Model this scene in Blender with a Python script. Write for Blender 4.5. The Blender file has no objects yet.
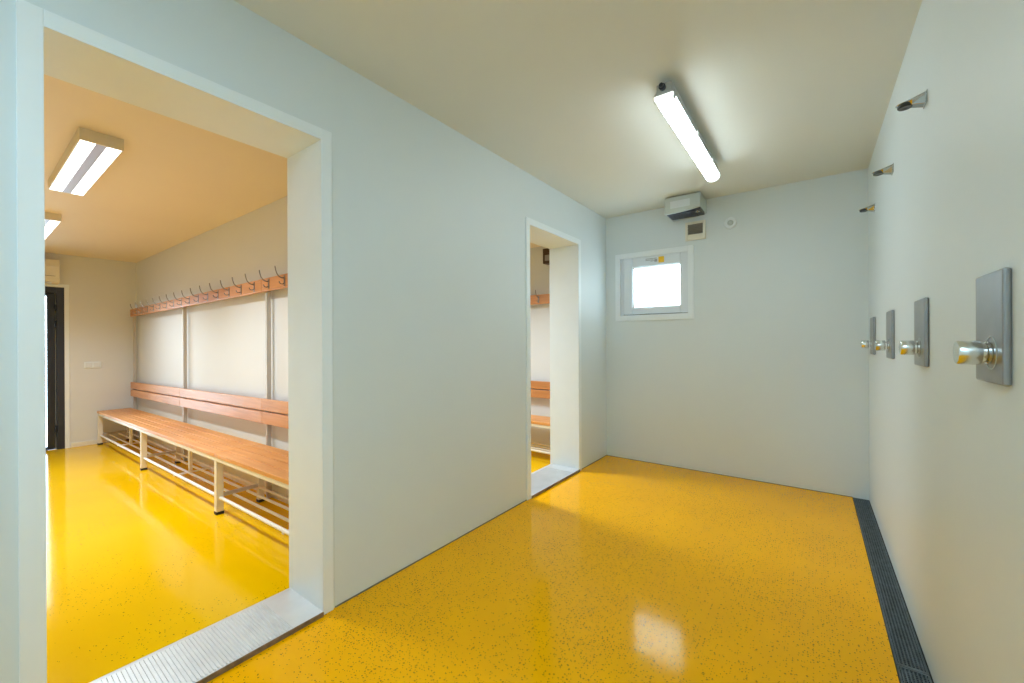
import bpy, bmesh, math, random
from mathutils import Vector, Matrix
random.seed(4)
C = bpy.context.scene.collection
D = bpy.data
PI = math.pi

# ------------------------------------------------------------------ materials
def nt(name):
    m = D.materials.new(name); m.use_nodes = True
    t = m.node_tree
    return m, t, t.nodes['Principled BSDF']

def N(t, kind, **kw):
    n = t.nodes.new(kind)
    for k, v in kw.items():
        if k in n.inputs.keys(): n.inputs[k].default_value = v
        else: setattr(n, k, v)
    return n

def plain(name, col, rough=0.5, metal=0.0, var=0.04, scale=6.0, bump=0.0, bscale=80, coat=0.0, spec=0.5):
    """paint / plastic / metal with a little procedural tone variation and optional fine bump"""
    m, t, b = nt(name)
    b.inputs['Roughness'].default_value = rough
    b.inputs['Metallic'].default_value = metal
    b.inputs['Coat Weight'].default_value = coat
    b.inputs['Specular IOR Level'].default_value = spec
    tc = N(t, 'ShaderNodeTexCoord')
    no = N(t, 'ShaderNodeTexNoise', Scale=scale, Detail=3.0)
    t.links.new(tc.outputs['Object'], no.inputs['Vector'])
    r = N(t, 'ShaderNodeValToRGB')
    r.color_ramp.elements[0].position = 0.3; r.color_ramp.elements[1].position = 0.7
    r.color_ramp.elements[0].color = tuple(c*(1-var) for c in col)+(1,)
    r.color_ramp.elements[1].color = tuple(min(1, c*(1+var)) for c in col)+(1,)
    t.links.new(no.outputs['Fac'], r.inputs['Fac']); t.links.new(r.outputs['Color'], b.inputs['Base Color'])
    if bump:
        n2 = N(t, 'ShaderNodeTexNoise', Scale=bscale, Detail=2.0)
        t.links.new(tc.outputs['Object'], n2.inputs['Vector'])
        bp = N(t, 'ShaderNodeBump', Strength=bump, Distance=0.004)
        t.links.new(n2.outputs['Fac'], bp.inputs['Height']); t.links.new(bp.outputs['Normal'], b.inputs['Normal'])
    return m

def floor_mat(name, col, chips=1.0):
    """poured yellow resin with scattered dark colour chips and a slightly wavy gloss"""
    m, t, b = nt(name)
    b.inputs['Roughness'].default_value = 0.10
    b.inputs['Specular IOR Level'].default_value = 0.155
    b.inputs['Specular Tint'].default_value = (1.0, 0.9, 0.62, 1)
    geo = N(t, 'ShaderNodeNewGeometry')
    def vor(scale, size, keep):
        v = N(t, 'ShaderNodeTexVoronoi', Scale=scale); v.voronoi_dimensions = '2D'
        mp = N(t, 'ShaderNodeVectorMath', operation='ADD')
        nz = N(t, 'ShaderNodeTexNoise', Scale=scale*2.2, Detail=1.0)
        t.links.new(geo.outputs['Position'], nz.inputs['Vector'])
        sc = N(t, 'ShaderNodeVectorMath', operation='SCALE'); sc.inputs['Scale'].default_value = 0.25/scale*2
        t.links.new(nz.outputs['Color'], sc.inputs[0])
        t.links.new(geo.outputs['Position'], mp.inputs[0]); t.links.new(sc.outputs['Vector'], mp.inputs[1])
        t.links.new(mp.outputs['Vector'], v.inputs['Vector'])
        lt = N(t, 'ShaderNodeMath', operation='LESS_THAN'); lt.inputs[1].default_value = size
        t.links.new(v.outputs['Distance'], lt.inputs[0])
        sep = N(t, 'ShaderNodeSeparateColor'); t.links.new(v.outputs['Color'], sep.inputs['Color'])
        # density varies in broad patches
        pn = N(t, 'ShaderNodeTexNoise', Scale=1.6, Detail=2.0); t.links.new(geo.outputs['Position'], pn.inputs['Vector'])
        add = N(t, 'ShaderNodeMath', operation='MULTIPLY_ADD'); add.inputs[1].default_value = 0.9; add.inputs[2].default_value = keep-0.45
        t.links.new(pn.outputs['Fac'], add.inputs[0])
        l2 = N(t, 'ShaderNodeMath', operation='LESS_THAN'); t.links.new(sep.outputs['Red'], l2.inputs[0]); t.links.new(add.outputs[0], l2.inputs[1])
        mu = N(t, 'ShaderNodeMath', operation='MULTIPLY'); t.links.new(lt.outputs[0], mu.inputs[0]); t.links.new(l2.outputs[0], mu.inputs[1])
        return mu
    a = vor(62, 0.15, 0.30*chips); c = vor(110, 0.18, 0.25*chips)
    mx = N(t, 'ShaderNodeMath', operation='MAXIMUM'); t.links.new(a.outputs[0], mx.inputs[0]); t.links.new(c.outputs[0], mx.inputs[1])
    tone = N(t, 'ShaderNodeTexNoise', Scale=2.3, Detail=4.0); t.links.new(geo.outputs['Position'], tone.inputs['Vector'])
    r = N(t, 'ShaderNodeValToRGB'); r.color_ramp.elements[0].position = 0.3; r.color_ramp.elements[1].position = 0.7
    r.color_ramp.elements[0].color = tuple(x*0.94 for x in col)+(1,); r.color_ramp.elements[1].color = col+(1,)
    t.links.new(tone.outputs['Fac'], r.inputs['Fac'])
    mix = N(t, 'ShaderNodeMixRGB'); mix.inputs['Color2'].default_value = (0.05, 0.022, 0.003, 1)
    fm = N(t, 'ShaderNodeMath', operation='MULTIPLY'); fm.inputs[1].default_value = 0.95; t.links.new(mx.outputs[0], fm.inputs[0])
    t.links.new(fm.outputs[0], mix.inputs['Fac']); t.links.new(r.outputs['Color'], mix.inputs['Color1'])
    t.links.new(mix.outputs['Color'], b.inputs['Base Color'])
    w = N(t, 'ShaderNodeTexNoise', Scale=9.0, Detail=2.0); t.links.new(geo.outputs['Position'], w.inputs['Vector'])
    bp = N(t, 'ShaderNodeBump', Strength=0.05, Distance=0.006); t.links.new(w.outputs['Fac'], bp.inputs['Height'])
    t.links.new(bp.outputs['Normal'], b.inputs['Normal'])
    return m

def wood_mat(name, c1, c2):
    m, t, b = nt(name)
    b.inputs['Roughness'].default_value = 0.38
    tc = N(t, 'ShaderNodeTexCoord')
    mp = N(t, 'ShaderNodeMapping'); mp.inputs['Scale'].default_value = (1.3, 22, 22)
    t.links.new(tc.outputs['Object'], mp.inputs['Vector'])
    no = N(t, 'ShaderNodeTexNoise', Scale=2.0, Detail=5.0, Roughness=0.6); t.links.new(mp.outputs['Vector'], no.inputs['Vector'])
    n2 = N(t, 'ShaderNodeTexNoise', Scale=1.7, Detail=1.0); t.links.new(tc.outputs['Object'], n2.inputs['Vector'])
    ad = N(t, 'ShaderNodeMixRGB'); ad.inputs['Fac'].default_value = 0.35
    t.links.new(no.outputs['Fac'], ad.inputs['Color1']); t.links.new(n2.outputs['Fac'], ad.inputs['Color2'])
    r = N(t, 'ShaderNodeValToRGB'); r.color_ramp.elements[0].position = 0.32; r.color_ramp.elements[1].position = 0.68
    r.color_ramp.elements[0].color = c1+(1,); r.color_ramp.elements[1].color = c2+(1,)
    t.links.new(ad.outputs['Color'], r.inputs['Fac']); t.links.new(r.outputs['Color'], b.inputs['Base Color'])
    return m

def emit_mat(name, col, strength, base=(.8, .8, .8)):
    m, t, b = nt(name)
    b.inputs['Base Color'].default_value = base+(1,)
    b.inputs['Roughness'].default_value = 0.4
    tc = N(t, 'ShaderNodeTexCoord')
    no = N(t, 'ShaderNodeTexNoise', Scale=30.0); t.links.new(tc.outputs['Object'], no.inputs['Vector'])
    mr = N(t, 'ShaderNodeMapRange'); mr.inputs['To Min'].default_value = strength*0.97; mr.inputs['To Max'].default_value = strength*1.03
    t.links.new(no.outputs['Fac'], mr.inputs['Value'])
    b.inputs['Emission Color'].default_value = col+(1,)
    t.links.new(mr.outputs['Result'], b.inputs['Emission Strength'])
    return m

def frosted_mat(name, col):
    """satin glazing: scatters the daylight outside into the room"""
    m, t, b = nt(name)
    out = t.nodes['Material Output']
    tr = N(t, 'ShaderNodeBsdfTranslucent', Color=col+(1,))
    gl = N(t, 'ShaderNodeBsdfGlossy', Roughness=0.15)
    mx = N(t, 'ShaderNodeMixShader', Fac=0.05)
    no = N(t, 'ShaderNodeTexNoise', Scale=150.0); bp = N(t, 'ShaderNodeBump', Strength=0.05)
    t.links.new(no.outputs['Fac'], bp.inputs['Height']); t.links.new(bp.outputs['Normal'], gl.inputs['Normal'])
    t.links.new(tr.outputs[0], mx.inputs[1]); t.links.new(gl.outputs[0], mx.inputs[2]); t.links.new(mx.outputs[0], out.inputs['Surface'])
    t.nodes.remove(b)
    return m

def glass_mat(name, col):
    m, t, b = nt(name)
    b.inputs['Base Color'].default_value = col+(1,); b.inputs['Roughness'].default_value = 0.02
    b.inputs['Transmission Weight'].default_value = 1.0; b.inputs['IOR'].default_value = 1.1
    no = N(t, 'ShaderNodeTexNoise', Scale=3.0); bp = N(t, 'ShaderNodeBump', Strength=0.01)
    t.links.new(no.outputs['Fac'], bp.inputs['Height']); t.links.new(bp.outputs['Normal'], b.inputs['Normal'])
    return m

WALLC = (0.67, 0.75, 0.79)
M = dict(
    wall=plain('wall paint', WALLC, 0.45, var=0.012, scale=1.2, bump=0.06, bscale=55),
    wall_room=plain('changing room wall paint', (0.70, 0.73, 0.75), 0.5, var=0.012, scale=1.2, bump=0.05, bscale=55),
    ceil=plain('ceiling paint', (0.71, 0.74, 0.70), 0.55, var=0.015, scale=1.0, bump=0.05, bscale=40),
    ceil_room=plain('changing room ceiling bounce tint', (0.84, 0.74, 0.58), 0.55, var=0.02, scale=1.0, bump=0.05, bscale=40),  # warm bounce off the yellow floor is put into this colour
    trim=plain('white casing', (0.79, 0.865, 0.92), 0.35, var=0.01),
    pvc=plain('white window plastic', (0.72, 0.79, 0.86), 0.28, var=0.01),
    cream=plain('cream plastic', (0.78, 0.76, 0.66), 0.35, var=0.02),
    floor=floor_mat('yellow resin floor', (0.91, 0.432, 0.0), 0.75),
    floor2=floor_mat('yellow changing room floor', (0.84, 0.500, 0.0), 0.08),
    alu=plain('ribbed aluminium', (0.70, 0.74, 0.78), 0.38, 0.45, var=0.05, scale=12),
    brown=plain('worn brown edge', (0.20, 0.13, 0.07), 0.7, var=0.35, scale=40),
    grate=plain('galvanised grate steel', (0.15, 0.185, 0.21), 0.42, 0.55, var=0.25, scale=30),
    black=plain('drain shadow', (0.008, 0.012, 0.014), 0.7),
    seal=plain('grey sealant', (0.16, 0.15, 0.11), 0.7, var=0.2, scale=20),
    plate=plain('brushed grey steel', (0.33, 0.345, 0.36), 0.36, 0.75, var=0.05, scale=20),
    chrome=plain('chrome', (0.80, 0.82, 0.83), 0.07, 1.0, var=0.01),
    button=plain('satin chrome button', (0.74, 0.78, 0.79), 0.24, 1.0, var=0.02),
    darkmetal=plain('dark nozzle', (0.03, 0.035, 0.035), 0.35, 0.2),
    satin=plain('satin chrome', (0.50, 0.53, 0.54), 0.16, 1.0, var=0.02),
    grey=plain('grey lamp housing', (0.42, 0.43, 0.42), 0.5, var=0.03),
    heater=plain('pale grey casing', (0.50, 0.56, 0.55), 0.4, var=0.02),
    label=plain('paper label', (0.62, 0.68, 0.71), 0.5, var=0.02),
    ink=plain('grey print', (0.35, 0.38, 0.40), 0.6),
    yellow=plain('yellow sticker', (0.80, 0.50, 0.02), 0.5, var=0.05, scale=60),
    louvre=plain('taupe louvre', (0.30, 0.28, 0.24), 0.5),
    dark=plain('anthracite metal', (0.028, 0.035, 0.055), 0.4, 0.2),
    blackpl=plain('black leaf', (0.009, 0.014, 0.024), 0.4),
    wood=wood_mat('oiled beech slats', (0.55, 0.215, 0.055), (0.78, 0.385, 0.135)),
    woodboard=wood_mat('oiled beech boards', (0.45, 0.185, 0.06), (0.67, 0.31, 0.118)),
    woodend=plain('dark wood', (0.17, 0.06, 0.025), 0.6, var=0.2, scale=15),
    whitemetal=plain('cream coated steel', (0.74, 0.70, 0.60), 0.35, var=0.02),
    tube=plain('white coated tube', (0.80, 0.78, 0.72), 0.3, var=0.02),
    post=plain('grey steel post', (0.52, 0.49, 0.45), 0.4, 0.2, var=0.04),
    hook=plain('steel hook', (0.30, 0.27, 0.25), 0.3, 0.8),
    rubber=plain('black rubber foot', (0.02, 0.02, 0.02), 0.7),
    strip=emit_mat('grey translucent lamp strip', (0.7, 0.75, 1.0), 0.20, (.30, .32, .42)),
    brownbox=plain('dark brown plastic', (0.055, 0.022, 0.012), 0.4),
    tube_light=emit_mat('glowing lamp cover', (0.84, 0.965, 1.0), 20.0),
    panel_light=emit_mat('glowing lamp panel', (1.0, 0.99, 0.97), 4.0),
    clearcap=emit_mat('clear lamp end', (0.9, 1.0, 0.98), 1.2),
    frost=frosted_mat('frosted pane', (0.93, 0.97, 0.98)),
    glass=glass_mat('door glass', (0.80, 0.93, 1.0)),
)

# ------------------------------------------------------------------ mesh helpers
def bx(bm, x0, x1, y0, y1, z0, z1):
    x0, x1 = sorted((x0, x1)); y0, y1 = sorted((y0, y1)); z0, z1 = sorted((z0, z1))
    v = [bm.verts.new(p) for p in ((x0,y0,z0),(x1,y0,z0),(x1,y1,z0),(x0,y1,z0),(x0,y0,z1),(x1,y0,z1),(x1,y1,z1),(x0,y1,z1))]
    for f in ((0,3,2,1),(4,5,6,7),(0,1,5,4),(1,2,6,5),(2,3,7,6),(3,0,4,7)):
        bm.faces.new([v[i] for i in f])
    return bm

def box(*a):
    return bx(bmesh.new(), *a)

def prism(bm, pts, axis, a0, a1):
    """closed 2-D outline extruded along an axis (0 x, 1 y, 2 z)"""
    def mk(p, a):
        q = list(p); q.insert(axis, a); return bm.verts.new(q)
    A = [mk(p, a0) for p in pts]; B = [mk(p, a1) for p in pts]
    n = len(pts)
    bm.faces.new(A); bm.faces.new(list(reversed(B)))
    for i in range(n): bm.faces.new((A[i], B[i], B[(i+1)%n], A[(i+1)%n]))
    bmesh.ops.recalc_face_normals(bm, faces=bm.faces[:])
    return bm

def tube(bm, pts, r, seg=10):
    pts = [Vector(p) for p in pts]; rings = []
    up = Vector((0, 0, 1))
    for i, p in enumerate(pts):
        d = (pts[min(i+1, len(pts)-1)] - pts[max(i-1, 0)]).normalized()
        u = d.cross(up)
        if u.length < 1e-3: u = d.cross(Vector((0, 1, 0)))
        u.normalize(); w = u.cross(d)
        rings.append([bm.verts.new(p + (u*math.cos(2*PI*k/seg) + w*math.sin(2*PI*k/seg))*r) for k in range(seg)])
    for a, b in zip(rings, rings[1:]):
        for k in range(seg): bm.faces.new((a[k], a[(k+1)%seg], b[(k+1)%seg], b[k]))
    bm.faces.new(rings[0][::-1]); bm.faces.new(rings[-1])
    bmesh.ops.recalc_face_normals(bm, faces=bm.faces[:])
    return bm

def lathe(bm, prof, org, axis, seg=32):
    """prof: list of (distance along axis, radius), revolved around axis through org"""
    ax = Vector(axis).normalized(); u = ax.cross(Vector((0.01, 0.02, 1)) if abs(ax.z) < .9 else Vector((1, 0, 0))).normalized(); w = ax.cross(u)
    org = Vector(org); rings = []
    for t, r in prof:
        rings.append([bm.verts.new(org + ax*t + (u*math.cos(2*PI*k/seg) + w*math.sin(2*PI*k/seg))*max(r, 1e-4)) for k in range(seg)])
    for a, b in zip(rings, rings[1:]):
        for k in range(seg): bm.faces.new((a[k], a[(k+1)%seg], b[(k+1)%seg], b[k]))
    bm.faces.new(rings[0][::-1]); bm.faces.new(rings[-1])
    bmesh.ops.recalc_face_normals(bm, faces=bm.faces[:])
    return bm

def obj(name, bm, mat, parent=None, bevel=0.0, smooth=False, shear=0.0, loc=None):
    if shear:
        for v in bm.verts: v.co.z += shear*v.co.x
    me = D.meshes.new(name); bm.to_mesh(me); bm.free()
    me.materials.append(mat)
    if smooth:
        for p in me.polygons: p.use_smooth = True
    o = D.objects.new(name, me); C.objects.link(o)
    if loc: o.location = loc
    if parent: o.parent = parent
    if bevel:
        b = o.modifiers.new('edge', 'BEVEL'); b.width = bevel; b.segments = 2; b.limit_method = 'ANGLE'
    if smooth:
        e = o.modifiers.new('split', 'EDGE_SPLIT'); e.split_angle = math.radians(35)
    return o

def struct(name, bm, mat, parent=None, **k):
    o = obj(name, bm, mat, parent, **k)
    if parent is None: o['kind'] = 'structure'
    return o

def thing(name, label, cat, loc, group=None):
    o = D.objects.new(name, None); C.objects.link(o); o.location = loc; o.empty_display_size = .05
    o['label'] = label; o['category'] = cat
    if group: o['group'] = group
    return o

def tag(o, label, cat, group=None):
    o['label'] = label; o['category'] = cat
    if group: o['group'] = group
    return o

# ------------------------------------------------------------------ measures (metres)
XW = -1.757          # shower face of the dividing wall
XB = -2.058          # changing-room face of the dividing wall
XR = 0.341           # shower wall with the valves
YB = 4.078           # end wall with the window
H = 2.5
YP = 1.500           # bench wall of the first changing room
XF = -7.56           # its end wall
HC = 2.320           # changing room ceiling
D1 = (0.153, 0.963); D2 = (2.624, 3.430); HD = 2.105
SL = 0.0225
def g(x): return -0.012 + SL*(x + 3.2)      # the changing-room floor falls gently away from the shower
Z2 = -0.083          # floor of the second changing room
DR = 0.243           # drain edge

# ------------------------------------------------------------------ shower room shell
struct('floor', box(XB, DR, -1.3, 4.2, -0.08, 0.0), M['floor'])
struct('ceiling', box(XB, 0.5, -1.3, 4.3, H, H+.12), M['ceil'])
LG = 0.006
bm = bmesh.new()
for y0, y1 in ((-1.3, D1[0]-LG), (D1[1]+LG, D2[0]-LG), (D2[1]+LG, 4.25)): bx(bm, XB, XW, y0, y1, -.1, H+.05)
for a, b in (D1, D2): bx(bm, XB, XW, a-LG, b+LG, HD+LG, H+.05)
struct('wall_left', bm, M['wall'])
struct('wall_right', box(XR, 0.5, -1.3, 4.3, -.1, H+.05), M['wall'])
WX0, WX1, WZ0, WZ1 = -1.60, -0.915, 1.448, 2.078
bm = bmesh.new()
bx(bm, XB-.05, WX0, YB, YB+.2, -.1, H+.05); bx(bm, WX1, 0.5, YB, YB+.2, -.1, H+.05)
bx(bm, WX0, WX1, YB, YB+.2, -.1, WZ0); bx(bm, WX0, WX1, YB, YB+.2, WZ1, H+.05)
struct('wall_back', bm, M['wall'])
struct('wall_front', box(XB, 0.5, -1.3, -1.15, -.1, H+.05), M['wall'])
# thin sealant lines where floor meets wall
struct('baseboard_left', bx(box(XW, XW+.004, D1[1]+.06, D2[0]-.055, 0, .006), XW, XW+.004, D2[1]+.055, YB, 0, .006), M['seal'])
struct('baseboard_back', box(XW, DR, YB-.004, YB, 0, .004), M['seal'])

# door casings and linings (white), one per opening
def casing(name, d):
    r = D.objects.new(name, None); C.objects.link(r); r['kind'] = 'structure'; r.location = (XW, d[0], 0)
    def part(n, *a): return obj(n, box(a[0]-XW, a[1]-XW, a[2]-d[0], a[3]-d[0], a[4], a[5]), M['trim'], r, bevel=.0015)
    e = 0.05
    part('casing', XW, XW+.009, d[0]-e, d[0], 0.0, HD+e)
    part('casing', XW, XW+.009, d[1], d[1]+e, 0.0, HD+e)
    part('casing', XW, XW+.009, d[0], d[1], HD, HD+e)
    part('lining', XB-.003, XW+.004, d[0]-LG, d[0], .0, HD)
    part('lining', XB-.003, XW+.004, d[1], d[1]+LG, .0, HD)
    part('lining', XB-.003, XW+.004, d[0]-LG, d[1]+LG, HD, HD+LG)
casing('trim_1', D1); casing('trim_2', D2)

# ribbed metal thresholds in both openings
def threshold(d, label):
    t = thing('threshold', label, 'threshold', (XW, d[0], 0))
    w = d[1]-d[0]
    bm = bmesh.new()
    prism(bm, [(XB-XW-.005, .0), (.012, .0), (.012, .020), (XB-XW+.03, .020), (XB-XW-.005, .012)], 1, 0.001, w-.001)
    obj('plate', bm, M['alu'], t)
    rb = bmesh.new(); n = int((w-.16)/.0125)
    for i in range(n):
        y = .05 + i*.0125
        prism(rb, [(y, .0195), (y+.0065, .0195), (y+.0052, .0235), (y+.0013, .0235)], 0, XB-XW+.035, .006)
    obj('ribs', rb, M['alu'], t)
    obj('edge_strip', box(.012, .017, .002, w-.002, 0, .019), M['brown'], t)
threshold(D1, 'ribbed metal threshold in the wide foreground doorway')
threshold(D2, 'grey metal threshold in the narrow far doorway next to the window wall')

# ------------------------------------------------------------------ drain along the right wall
struct('trim_3', bx(bx(bx(box(DR, XR, -1.2, YB, -.08, -.055), DR, DR+.003, -1.2, YB, -.055, -.001), XR-.003, XR, -1.2, YB, -.055, -.001), DR, XR, YB-.003, YB, -.055, -.001), M['black'])
def grate(y0, y1, label):
    t = thing('drain_grate', label, 'drain grate', (DR+.005, y0, 0), 'drain grates along the shower wall')
    L = y1-y0; W = XR-DR-.010
    fr = bmesh.new()
    bx(fr, 0, W, 0, .012, -.022, .0); bx(fr, 0, W, L-.006, L, -.022, .0)
    bx(fr, 0, .005, .012, L-.006, -.022, .0); bx(fr, W-.005, W, .012, L-.006, -.022, .0)
    obj('frame', fr, M['grate'], t)
    me = bmesh.new(); nb = 8
    for i in range(1, nb):
        x = W*i/nb; bx(me, x-.0017, x+.0017, .012, L-.006, -.020, -.001)
    n = int((L-.02)/.0115)
    for i in range(n):
        y = .016+i*(L-.026)/n; bx(me, .005, W-.005, y, y+.0022, -.012, -.0035)
    obj('bar_mesh', me, M['grate'], t)
    return t
grate(2.075, YB-.006, 'long steel drain grate reaching to the window wall')
grate(0.6, 2.072, 'steel drain grate nearest the camera at the frame bottom')

# ------------------------------------------------------------------ window
w = D.objects.new('window_1', None); C.objects.link(w); w['kind'] = 'structure'; w.location = (-1.26, YB, 1.76)
def frame_bm(x0, x1, z0, z1, e, y0, y1):
    el, er, eb, et = e if isinstance(e, tuple) else (e, e, e, e)
    bm = bmesh.new()
    bx(bm, x0, x0+el, y0, y1, z0, z1); bx(bm, x1-er, x1, y0, y1, z0, z1)
    bx(bm, x0+el, x1-er, y0, y1, z0, z0+eb); bx(bm, x0+el, x1-er, y0, y1, z1-et, z1)
    for v in bm.verts: v.co -= Vector((-1.26, YB, 1.76))
    return bm
obj('casing', frame_bm(-1.648, -.888, 1.412, 2.098, .052, YB-.016, YB+.0), M['trim'], w, bevel=.002)
obj('window_frame', frame_bm(-1.600, -.916, 1.449, 2.077, .022, YB+.014, YB+.09), M['pvc'], w, bevel=.003)
obj('sash', frame_bm(-1.574, -.942, 1.475, 2.051, (.099, .068, .066, .102), YB+.004, YB+.07), M['pvc'], w, bevel=.006)
obj('gap_filler', frame_bm(-1.585, -.931, 1.464, 2.062, .025, YB+.03, YB+.06), M['seal'], w)  # dark filler added to stop daylight leaking round the sash
obj('gasket', frame_bm(-1.4755, -1.0095, 1.5405, 1.9495, .005, YB+.018, YB+.05), M['seal'], w)
pb = box(-1.471, -1.014, YB+.034, YB+.039, 1.545, 1.945)
for v in pb.verts: v.co -= Vector((-1.26, YB, 1.76))
obj('pane', pb, M['frost'], w)
sb = box(-1.213, -1.160, YB+.0025, YB+.004, 1.972, 2.030)
for v in sb.verts: v.co -= Vector((-1.26, YB, 1.76))
s = obj('sticker', sb, M['yellow'], w); s['label'] = 'small yellow square sticker'
pbm = bmesh.new()
for k, (a, b, z) in enumerate(((-1.34, -1.23, 2.017), (-1.34, -1.26, 2.004), (-1.29, -1.235, 1.993))):
    bx(pbm, a, b, YB+.003, YB+.004, z, z+.006)
bx(pbm, -1.252, -1.225, YB+.003, YB+.004, 1.985, 2.012)
for v in pbm.verts: v.co -= Vector((-1.26, YB, 1.76))
obj('print_mark', pbm, M['ink'], w)
hb = box(-1.40, -1.30, YB+.004, YB+.014, 1.4712, 1.4748)
for v in hb.verts: v.co -= Vector((-1.26, YB, 1.76))
obj('drip_slot', hb, M['seal'], w)

# ------------------------------------------------------------------ things on the end wall
hx0, hx1, hy, hz0, hz1 = -1.074, -0.776, 3.80, 2.342, 2.488
t = thing('fan_heater', 'pale grey box heater with a paper label, up under the ceiling above the window', 'heater', ((hx0+hx1)/2, YB, hz0))
def L(bm, o):
    for v in bm.verts: v.co -= Vector(o)
    return bm
ho = ((hx0+hx1)/2, YB, hz0)
# shell with arched lower front edge
bm = bmesh.new()
arch = [(hx0, hz0+.004)]
for i in range(1, 12):
    f = i/12; arch.append((hx0+(hx1-hx0)*f, hz0+.004+.024*f-.008*math.sin(f*PI)))
arch += [(hx1, hz0+.028), (hx1, hz1), (hx0, hz1)]
prism(bm, arch, 1, hy, YB-.002)
obj('shell', L(bm, ho), M['heater'], t, bevel=.004)
hout = obj('outlet', L(box(hx0+.012, hx1-.006, hy+.03, YB-.07, hz0+.001, hz0+.04), ho), M['dark'], t)
bm = bmesh.new()
for i in range(6): bx(bm, hx0+.02, hx1-.05, hy+.03+i*.035, hy+.036+i*.035, hz0-.001, hz0+.001)
obj('outlet_slats', L(bm, ho), M['blackpl'], hout)
lb = obj('label_plate', L(box(hx0+.05, hx0+.215, hy-.0015, hy, hz0+.045, hz0+.108), ho), M['label'], t); lb['label'] = 'whitish paper label'
obj('knob', L(lathe(bmesh.new(), [(0, .018), (.02, .018), (.024, .014)], (hx1-.032, hy+.05, hz0+.012), (0, 0, -1), 20), ho), M['satin'], t, smooth=True)

vx0, vx1, vz0, vz1 = -.960, -.784, 2.140, 2.312
vo = ((vx0+vx1)/2, YB, vz0)
t = thing('air_vent', 'square cream ventilation grille with dark slats below the heater', 'vent', vo)
bm = bmesh.new()
bx(bm, vx0, vx0+.022, YB-.018, YB, vz0, vz1); bx(bm, vx1-.024, vx1, YB-.018, YB, vz0, vz1)
bx(bm, vx0+.022, vx1-.024, YB-.018, YB, vz0, vz0+.055); bx(bm, vx0+.022, vx1-.024, YB-.018, YB, vz1-.022, vz1)
vf = obj('frame', L(bm, vo), M['cream'], t, bevel=.003)
obj('backing', L(box(vx0+.022, vx1-.024, YB-.003, YB-.001, vz0+.055, vz1-.022), vo), M['louvre'], t)
bm = bmesh.new()
for i in range(6):
    z = vz0+.062+i*.0155
    prism(bm, [(YB-.016, z), (YB-.013, z-.002), (YB-.003, z+.009), (YB-.006, z+.011)], 0, vx0+.022, vx1-.024)
obj('slats', L(bm, vo), M['louvre'], vf)

dc = (-.583, YB, 2.249)
t = thing('wall_fitting', 'small round white fitting with a grey centre on the window wall', 'round wall fitting', dc)
obj('rim', lathe(bmesh.new(), [(0, .051), (.010, .051), (.017, .045), (.017, .026), (.006, .023)], (0, 0, 0), (0, -1, 0), 40), M['trim'], t, smooth=True)
obj('core', lathe(bmesh.new(), [(0.001, .024), (.009, .023), (.013, .015)], (0, 0, 0), (0, -1, 0), 28), M['heater'], t, smooth=True)

# ------------------------------------------------------------------ shower fittings on the right wall
vy = [1.415, 2.180, 2.953, 3.737]
vl = ['grey steel shower valve nearest the camera, largest of the four on the right wall',
      'second grey shower valve from the camera on the right wall',
      'third shower valve from the camera, just before the farthest one',
      'grey shower valve closest to the window wall, smallest of the row']
def valve(y, label):
    t = thing('shower_valve', label, 'shower valve', (XR, y, 1.235), 'push-button shower valves on the right wall')
    p = box(-.014, 0, -.092, .092, -.127, .127)
    obj('mounting_plate', p, M['plate'], t, bevel=.005)
    z = -.057
    obj('ring_mark', lathe(bmesh.new(), [(.0135, .038), (.0152, .038), (.0152, .036), (.0137, .036)], (0, -.020, z), (-1, 0, 0), 40), M['heater'], t, smooth=True)
    obj('collar', lathe(bmesh.new(), [(.013, .026), (.022, .026), (.024, .022), (.034, .022)], (0, -.020, z), (-1, 0, 0), 36), M['chrome'], t, smooth=True)
    obj('push_button', lathe(bmesh.new(), [(.031, .0265), (.033, .0275), (.066, .0275), (.0692, .0255), (.0700, .020), (.0703, .004)], (0, -.020, z), (-1, 0, 0), 36), M['button'], t, smooth=True)
    return t
for y, l in zip(vy, vl): valve(y, l)

hl = ['chrome wedge shower head nearest the camera, highest in view',
      'middle of the three chrome shower heads on the right wall',
      'farthest chrome shower head, beside the window wall corner']
def head(y, label):
    t = thing('shower_rose', label, 'shower head', (XR, y, 2.09), 'wedge shower heads on the right wall')
    bm = bmesh.new()
    # wedge: tall at the wall, tapering to a low rounded nose
    sec = [(0.0, .030, -.012, .030), (-.006, .030, -.012, .029), (-.040, .027, -.004, .018), (-.066, .021, .003, .012), (-.078, .013, .005, .010), (-.083, .006, .006, .009)]
    rings = []
    for x, hw, z0, z1 in sec:
        rings.append([bm.verts.new(p) for p in ((x, -hw*.6, z0), (x, hw*.6, z0), (x, hw, z0+(z1-z0)*.72), (x, hw*.7, z1), (x, -hw*.7, z1), (x, -hw, z0+(z1-z0)*.72))])
    for a, b in zip(rings, rings[1:]):
        for k in range(6): bm.faces.new((a[k], a[(k+1)%6], b[(k+1)%6], b[k]))
    bm.faces.new(rings[0]); bm.faces.new(rings[-1][::-1])
    bmesh.ops.recalc_face_normals(bm, faces=bm.faces[:])
    body = obj('body', bm, M['satin'], t, bevel=.0015)
    obj('nozzle', lathe(bmesh.new(), [(-.008, .0225), (.002, .0225), (.005, .020), (.005, .012), (.003, .003)], (-.056, 0, -.001), (.03, 0, -1), 28), M['darkmetal'], body, smooth=True)
    obj('wall_mount', box(-.0025, 0, -.031, .031, -.014, .032), M['satin'], t, bevel=.001)
for y, l in zip((2.132, 2.905, 3.678), hl): head(y, l)

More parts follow.
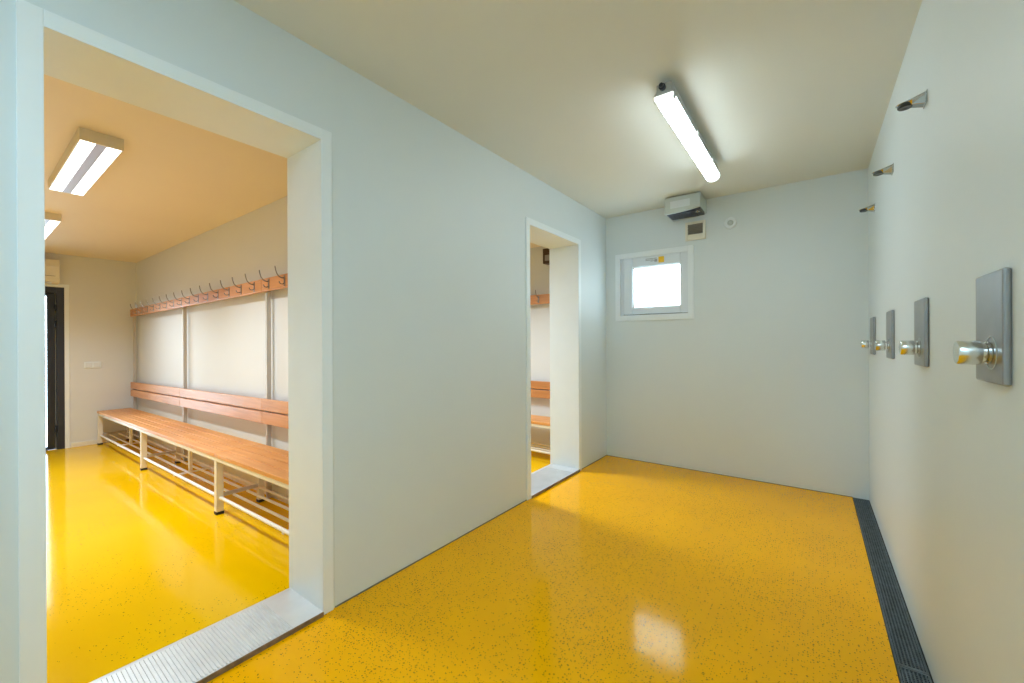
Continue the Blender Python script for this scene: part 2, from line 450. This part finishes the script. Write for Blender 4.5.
# ------------------------------------------------------------------ shower ceiling lamp
lx, ly0, ly1 = -.583, 2.05, 3.29
lo = (lx, (ly0+ly1)/2, H-.030)
t = thing('ceiling_lamp', 'long glowing tubular lamp on the shower room ceiling', 'ceiling lamp', lo)
hl2 = (ly1-ly0)/2
obj('housing', prism(bmesh.new(), [(-.036, 0), (.036, 0), (.036, -.030), (.046, -.052), (.046, -.060), (-.046, -.060), (-.046, -.052), (-.036, -.030)], 1, -hl2+.01, hl2-.01), M['grey'], t, bevel=.002)
prof = [(.044, -.060)] + [(.044*math.cos(a), -.068-.034*math.sin(a)) for a in [PI*k/14 for k in range(15)]] + [(-.044, -.060)]
obj('diffuser', prism(bmesh.new(), prof, 1, -hl2+.045, hl2-.02), M['tube_light'], t, smooth=True)
capp = [(x*1.03, -.060+(z+.060)*1.03) for x, z in prof]
obj('end_cap', prism(bmesh.new(), capp, 1, -hl2, -hl2+.045), M['clearcap'], t, smooth=True)
obj('end_cap', prism(bmesh.new(), capp, 1, hl2-.02, hl2), M['clearcap'], t, smooth=True)
for sx in (-1, 1):
    for yy in (-hl2+.012, -.12, hl2-.30):
        if sx < 0 and yy > -.5: continue
        obj('clip', box(sx*.043, sx*.050, yy, yy+.022, -.082, -.046), M['grey'] if yy < -.5 else M['clearcap'], t, bevel=.002)
obj('cable_gland', lathe(bmesh.new(), [(0, .016), (.018, .016), (.022, .010), (.034, .010)], (-.005, -hl2+.012, -.022), (0, -1, 0), 16), M['dark'], t, smooth=True)
for yy in (-.42, .36): obj('ceiling_bracket', box(-.024, .024, yy, yy+.06, -.002, .030), M['grey'], t, bevel=.002)

# ------------------------------------------------------------------ first changing room shell (through the wide doorway)
bm = bmesh.new()
prism(bm, [(XF-.1, g(XF-.1)), (XB, g(XB)), (XB, -.2), (XF-.1, -.25)], 1, -.7, YP+.02)
struct('floor_changing', bm, M['floor2'])
struct('ceiling_changing', box(XF-.1, XB, -.75, YP+.04, HC, HC+.1), M['ceil_room'])
struct('wall_bench_side', box(XF-.1, XB, YP, YP+.045, -.3, HC+.05), M['wall_room'])
struct('wall_near_side', box(XF-.1, XB, -.75, -.6, -.3, HC+.05), M['wall_room'])
DY0, DY1, DZ = -0.16, 0.820, 1.905
bm = bmesh.new()
bx(bm, XF-.14, XF, -.75, DY0, -.3, HC+.05); bx(bm, XF-.14, XF, DY1, YP+.045, -.3, HC+.05); bx(bm, XF-.14, XF, DY0, DY1, DZ, HC+.05)
struct('wall_far', bm, M['wall_room'])
zf = g(XF)
struct('baseboard_far', box(XF, XF+.012, DY1+.05, YP, zf, zf+.055), M['cream'], bevel=.002)
struct('baseboard_bench', box(XF, XB, YP-.012, YP, -.01, .045), M['cream'], shear=0)
for v in D.objects['baseboard_bench'].data.vertices: v.co.z += g(v.co.x)

# glazed dark door at the far end
dr = D.objects.new('door_1', None); C.objects.link(dr); dr['kind'] = 'structure'; dr.location = (XF, .32, zf)
def dpart(name, mat, boxes, **k):
    bm = bmesh.new()
    for b in boxes: bx(bm, *b)
    L(bm, (XF, .32, zf)); return obj(name, bm, mat, dr, **k)
dpart('casing', M['trim'], [(XF, XF+.012, DY1, DY1+.042, zf, DZ+.042), (XF, XF+.012, DY0-.042, DY0, zf, DZ+.042), (XF, XF+.012, DY0, DY1, DZ, DZ+.042)], bevel=.002)
dpart('door_frame', M['dark'], [(XF-.07, XF+.006, DY1-.068, DY1, zf, DZ), (XF-.07, XF+.006, DY0, DY0+.06, zf, DZ), (XF-.07, XF+.006, DY0+.06, DY1-.068, DZ-.075, DZ)], bevel=.003)
dpart('gap_light_strip', M['cream'], [(XF-.06, XF-.05, DY1-.079, DY1-.067, zf, DZ-.07)])  # pale strip standing in for daylight through the leaf gap
dpart('gap_cover', M['dark'], [(XF-.065, XF-.05, DY0+.06, DY1-.079, DZ-.10, DZ-.07), (XF-.065, XF-.05, DY0+.05, DY1-.079, zf, zf+.03)])  # dark strips added to close off daylight above and below the leaf
leaf = dpart('door_leaf', M['blackpl'], [(XF-.055, XF-.005, DY1-.145, DY1-.078, zf+.01, DZ-.085), (XF-.055, XF-.005, DY0+.07, DY0+.15, zf+.01, DZ-.085),
      (XF-.055, XF-.005, DY0+.15, DY1-.145, zf+.01, zf+.045), (XF-.055, XF-.005, DY0+.15, DY1-.145, DZ-.115, DZ-.085)], bevel=.003)
bm = bmesh.new(); bx(bm, XF-.034, XF-.026, DY0+.15, DY1-.145, zf+.045, DZ-.115); L(bm, (XF, .32, zf)); obj('pane', bm, M['glass'], leaf)
for z in (.22, 1.52, 1.72):
    bm = lathe(bmesh.new(), [(0, .012), (.08, .012)], (XF+.004, DY1-.072, zf+z), (0, 0, 1), 14); L(bm, (XF, .32, zf)); obj('hinge', bm, M['blackpl'], dr, smooth=True)

# air unit above that door
aco = (XF, .42, 1.935)
t = thing('air_conditioner', 'white wall air unit above the dark glazed door', 'air conditioner', aco)
obj('casing', prism(bmesh.new(), [(0, .0), (.14, .0), (.175, .03), (.185, .20), (.165, .285), (0, .285)], 1, -.42, .345) , M['cream'], t, bevel=.006)
obj('outlet_flap', box(.10, .172, -.38, .28, -.004, .006), M['trim'], t)
obj('front_seam', box(.178, .1845, -.41, .31, .085, .088), M['seal'], t)

# double switch plate
so = (XF, 1.070, .925)
t = thing('switch_plate', 'white double switch plate on the wall beside the dark door', 'switch', so)
sp = obj('plate', box(0, .010, -.080, .080, -.042, .042), M['trim'], t, bevel=.004)
for k in (-1, 1): obj('rocker', box(.010, .016, k*.038-.030, k*.038+.030, -.030, .030), M['pvc'], sp, bevel=.003)

# ceiling panels of the changing room
def panel(x0, x1, label):
    yc = .468; o = ((x0+x1)/2, yc, HC)
    t = thing('ceiling_light_panel', label, 'ceiling lamp', o, 'twin-strip lamps of the first changing room')
    hl = (x1-x0)/2; hw = .085
    bm = bmesh.new()
    bx(bm, -hl, hl, -hw, hw, -.014, 0)
    bx(bm, -hl, -hl+.012, -hw, hw, -.062, -.014); bx(bm, hl-.012, hl, -hw, hw, -.062, -.014)
    bx(bm, -hl+.012, hl-.012, -hw, -hw+.006, -.062, -.014); bx(bm, -hl+.012, hl-.012, hw-.006, hw, -.062, -.014)
    obj('housing', bm, M['whitemetal'], t)
    for s in (-1, 1):
        obj('light_strip', box(-hl+.012, hl-.012, *(sorted((s*.019, s*(hw-.006)))), -.060, -.046), M['panel_light'], t)
    obj('centre_strip', box(-hl+.012, hl-.012, -.021, .021, -.061, -.04), M['strip'], t)
panel(-4.20, -3.03, 'twin-strip ceiling lamp seen whole in the wide doorway')
panel(-6.325, -5.22, 'farther ceiling lamp cut off by the left door casing')

# ------------------------------------------------------------------ benches
def bench(x0, x1, yf, zb, shear, label, group=None, right_leg=False, depth=.325):
    """module from x0 (left end, with its leg frame) to x1; local origin at the left front foot"""
    W = x1-x0
    t = thing('changing_bench', label, 'bench', (x0, yf, zb), group)
    sh = shear
    def P(name, bm, mat, parent=None, **k): return obj(name, bm, mat, parent or t, shear=sh, **k)
    # planks
    n = 4; pw = (depth-.006*(n-1))/n
    for i in range(n):
        y = i*(pw+.006)
        bm = bmesh.new(); k = 10
        bx(bm, .002, W-.002, y, y+pw, .410, .437)
        P('seat_slat', bm, M['wood'], bevel=.003)
    fr = bmesh.new()
    bx(fr, 0, W, .004, .030, .382, .4095); bx(fr, 0, W, depth-.030, depth-.004, .382, .4095)
    bx(fr, 0, .026, .030, depth-.030, .382, .4095); bx(fr, W-.026, W, .030, depth-.030, .382, .4095)
    P('seat_frame', fr, M['whitemetal'], bevel=.002)
    for ex in ([0.0] + ([W-.045] if right_leg else [])):
        fl = box(ex, ex+.045, .004, .049, .020, .3815)
        lf = P('leg', fl, M['whitemetal'], bevel=.003)
        P('rubber_foot', box(ex-.001, ex+.046, .003, .050, 0.001, .020), M['rubber'], lf)
        lr = P('leg', box(ex, ex+.04, depth-.044, depth-.004, .020, .3815), M['whitemetal'], bevel=.003)
        P('rubber_foot', box(ex-.001, ex+.041, depth-.045, depth-.003, 0.001, .020), M['rubber'], lr)
        P('cross_bar', box(ex+.012, ex+.032, .049, depth-.044, .118, .143), M['post'], bevel=.002)
    # shoe shelf tubes
    for i, y in enumerate((.030, .112, .200, .285)):
        P('shelf_tube', tube(bmesh.new(), [(.046, y, .118), (W-.002, y, .118)], .0115 if i == 0 else .009), M['tube'], smooth=True)
    # hanger in the middle of the span
    hb = bmesh.new(); hm = 1.0
    bx(hb, hm-.018, hm+.018, .125, .147, .112, .3815)
    P('shelf_hanger', hb, M['whitemetal'], bevel=.002)
    P('hanger_bar', box(hm-.01, hm+.01, .018, .295, .103, .114), M['whitemetal'])
    return t

def rack(x0, x1, yw, zb, shear, label, group, hooks, rail=(1.632, 1.722), rail_shear=0.0, foot=.004):
    """posts on the wall carrying a hook board and two backrest slats; origin at the left post's foot"""
    W = x1-x0
    t = thing('coat_rack', label, 'coat rack', (x0, yw, zb), group)
    def P(name, bm, mat, parent=t, sh=shear, **k): return obj(name, bm, mat, parent, shear=sh, **k)
    for ex in ([0.0]):
        P('post', box(ex-.010, ex+.016, -.068, -.036, foot, rail[1]-.01), M['post'], bevel=.002)
    b = P('hook_board', box(-.012, W-.015, -.094, -.069, rail[0], rail[1]), M['woodboard'], sh=rail_shear, bevel=.003)
    for z0, z1 in ((.697, .785), (.594, .684)):
        P('backrest_slat', box(-.012, W-.015, -.094, -.069, z0, z1), M['woodboard'], bevel=.003)
    zm = rail[1]
    for hx in hooks:
        x = hx-x0; bm = bmesh.new()
        bx(bm, x-.009, x+.009, -.0975, -.0942, rail[0]+.010, zm-.012)
        tube(bm, [(x, -.096, zm-.030), (x, -.112, zm-.032), (x, -.132, zm-.024), (x, -.148, zm-.004), (x, -.156, zm+.022), (x, -.160, zm+.048)], .0042, 8)
        tube(bm, [(x, -.096, rail[0]+.030), (x, -.112, rail[0]+.022), (x, -.126, rail[0]+.026), (x, -.132, rail[0]+.040)], .0036, 8)
        P('coat_hook', bm, M['hook'], sh=rail_shear, smooth=False)
    return t

J = [-7.475, -5.425, -3.455, -2.13]
YF = 1.094
bl = ['far third of the orange wooden bench, against the wall with the dark door',
      'middle section of the orange wooden bench in the wide doorway',
      'near section of the orange wooden bench, cut off by the door jamb']
for i in range(3): bench(J[i], J[i+1], YF, g(J[i]), SL, bl[i], 'bench sections along the first changing room wall')
rl = ['far section of the hook board and backrest, nearest the dark door',
      'middle section of the hook board and backrest above the long bench',
      'near section of hook board and backrest, cut off by the door jamb']
hooks = [-3.087-.253*k for k in range(18)]
for i in range(3):
    rack(J[i], J[i+1], 1.515, g(J[i]), SL, rl[i], 'coat rack sections along the first changing room wall', [h for h in hooks if J[i]+(.12 if i == 0 else .0) < h < J[i+1]-.03] + ([-2.581, -2.328] if i == 2 else []), rail=tuple(1.6565+.0093*(J[i]+3.06)-g(J[i])+q for q in (-.0495, .0495)), rail_shear=.0093)

# ------------------------------------------------------------------ second changing room (through the narrow doorway)
X2 = -6.0
struct('floor_second', box(X2, XB, 1.545, YB+.1, Z2-.1, Z2), M['floor2'])
struct('ceiling_second', box(X2, XB, 1.53, YB+.2, HC, HC+.1), M['ceil_room'])
struct('wall_second_far', box(X2-.1, X2, 1.52, YB+.2, -.3, HC+.05), M['wall_room'])
struct('wall_second_back', box(X2, XB-.05, YB, YB+.2, -.3, HC+.05), M['wall_room'])
bench(-4.05, -2.12, 3.655, Z2, 0, 'orange slatted bench seen through the narrow far doorway')
rack(-4.05, -2.12, YB+.013, Z2+.043, 0, 'hook board and backrest seen through the narrow far doorway', None, [-2.30-.2495*k for k in range(7)], rail=(1.678, 1.786), foot=-.039)
bo = (-2.395, YB, 2.09)
t = thing('wall_box', 'small dark brown box high on the wall inside the narrow far doorway', 'wall box', bo)
obj('body', box(-.085, .085, -.10, -.001, .0, .172), M['brownbox'], t, bevel=.006)
obj('front_panel', box(-.055, .06, -.103, -.10, .03, .095), M['louvre'], t)
obj('bracket', box(-.02, .02, -.05, -.001, -.05, -.002), M['brownbox'], t)

# ------------------------------------------------------------------ daylight, lamps, added rear fill
wd = D.worlds.new('overcast'); bpy.context.scene.world = wd; wd.use_nodes = True
bg = wd.node_tree.nodes['Background']; bg.inputs['Color'].default_value = (0.82, 0.94, 1.0, 1); bg.inputs['Strength'].default_value = 36.0
def area(name, loc, sx, sy, e, col, spread=180):
    l = D.lights.new(name, 'AREA'); l.shape = 'RECTANGLE'; l.size = sx; l.size_y = sy; l.energy = e; l.color = col; l.spread = math.radians(spread)
    o = D.objects.new(name, l); C.objects.link(o); o.location = loc
    return o
COOL = (.84, .93, 1.0)
area('panel_lamp', (-3.58, .468, HC-.066), 1.08, .13, 28, COOL, 130)
area('panel_lamp', (-5.77, .468, HC-.066), 1.08, .13, 28, COOL, 130)
area('second_room_lamp', (-3.45, 2.86, HC-.12), 1.1, .50, 50, COOL, 120).rotation_euler = (0, math.radians(-28), 0)
area('rear_fill_light', (-.30, -.60, H-.03), .12, 0.9, 28, (.68, .90, 1.0))  # unseen fill light added behind the camera

# ------------------------------------------------------------------ camera
f, yaw, pit, rol, hc = 409.606, 0.633086, -0.00057344, -0.00438093, 1.208956
c, s = math.cos(yaw), math.sin(yaw)
fwd = Vector((-s*math.cos(pit), c*math.cos(pit), math.sin(pit)))
r0 = Vector((c, s, 0)); u0 = r0.cross(fwd)
cr, sr = math.cos(rol), math.sin(rol)
r = r0*cr + u0*sr; u = u0*cr - r0*sr
cd = D.cameras.new('camera'); cam = D.objects.new('camera', cd); C.objects.link(cam)
cd.sensor_fit = 'HORIZONTAL'; cd.sensor_width = 36; cd.lens = f/1024*36; cd.clip_start = .02
cam.matrix_world = Matrix(((r.x, u.x, -fwd.x, 0), (r.y, u.y, -fwd.y, 0), (r.z, u.z, -fwd.z, hc), (0, 0, 0, 1)))
S = bpy.context.scene
S.camera = cam
S.view_settings.view_transform = 'Standard'
S.view_settings.look = 'None'
S.view_settings.exposure = 0.0
S.cycles.max_bounces = 16; S.cycles.diffuse_bounces = 10
S.cycles.use_denoising = True
S.cycles.caustics_reflective = False; S.cycles.caustics_refractive = False
S.cycles.sample_clamp_indirect = 6.0
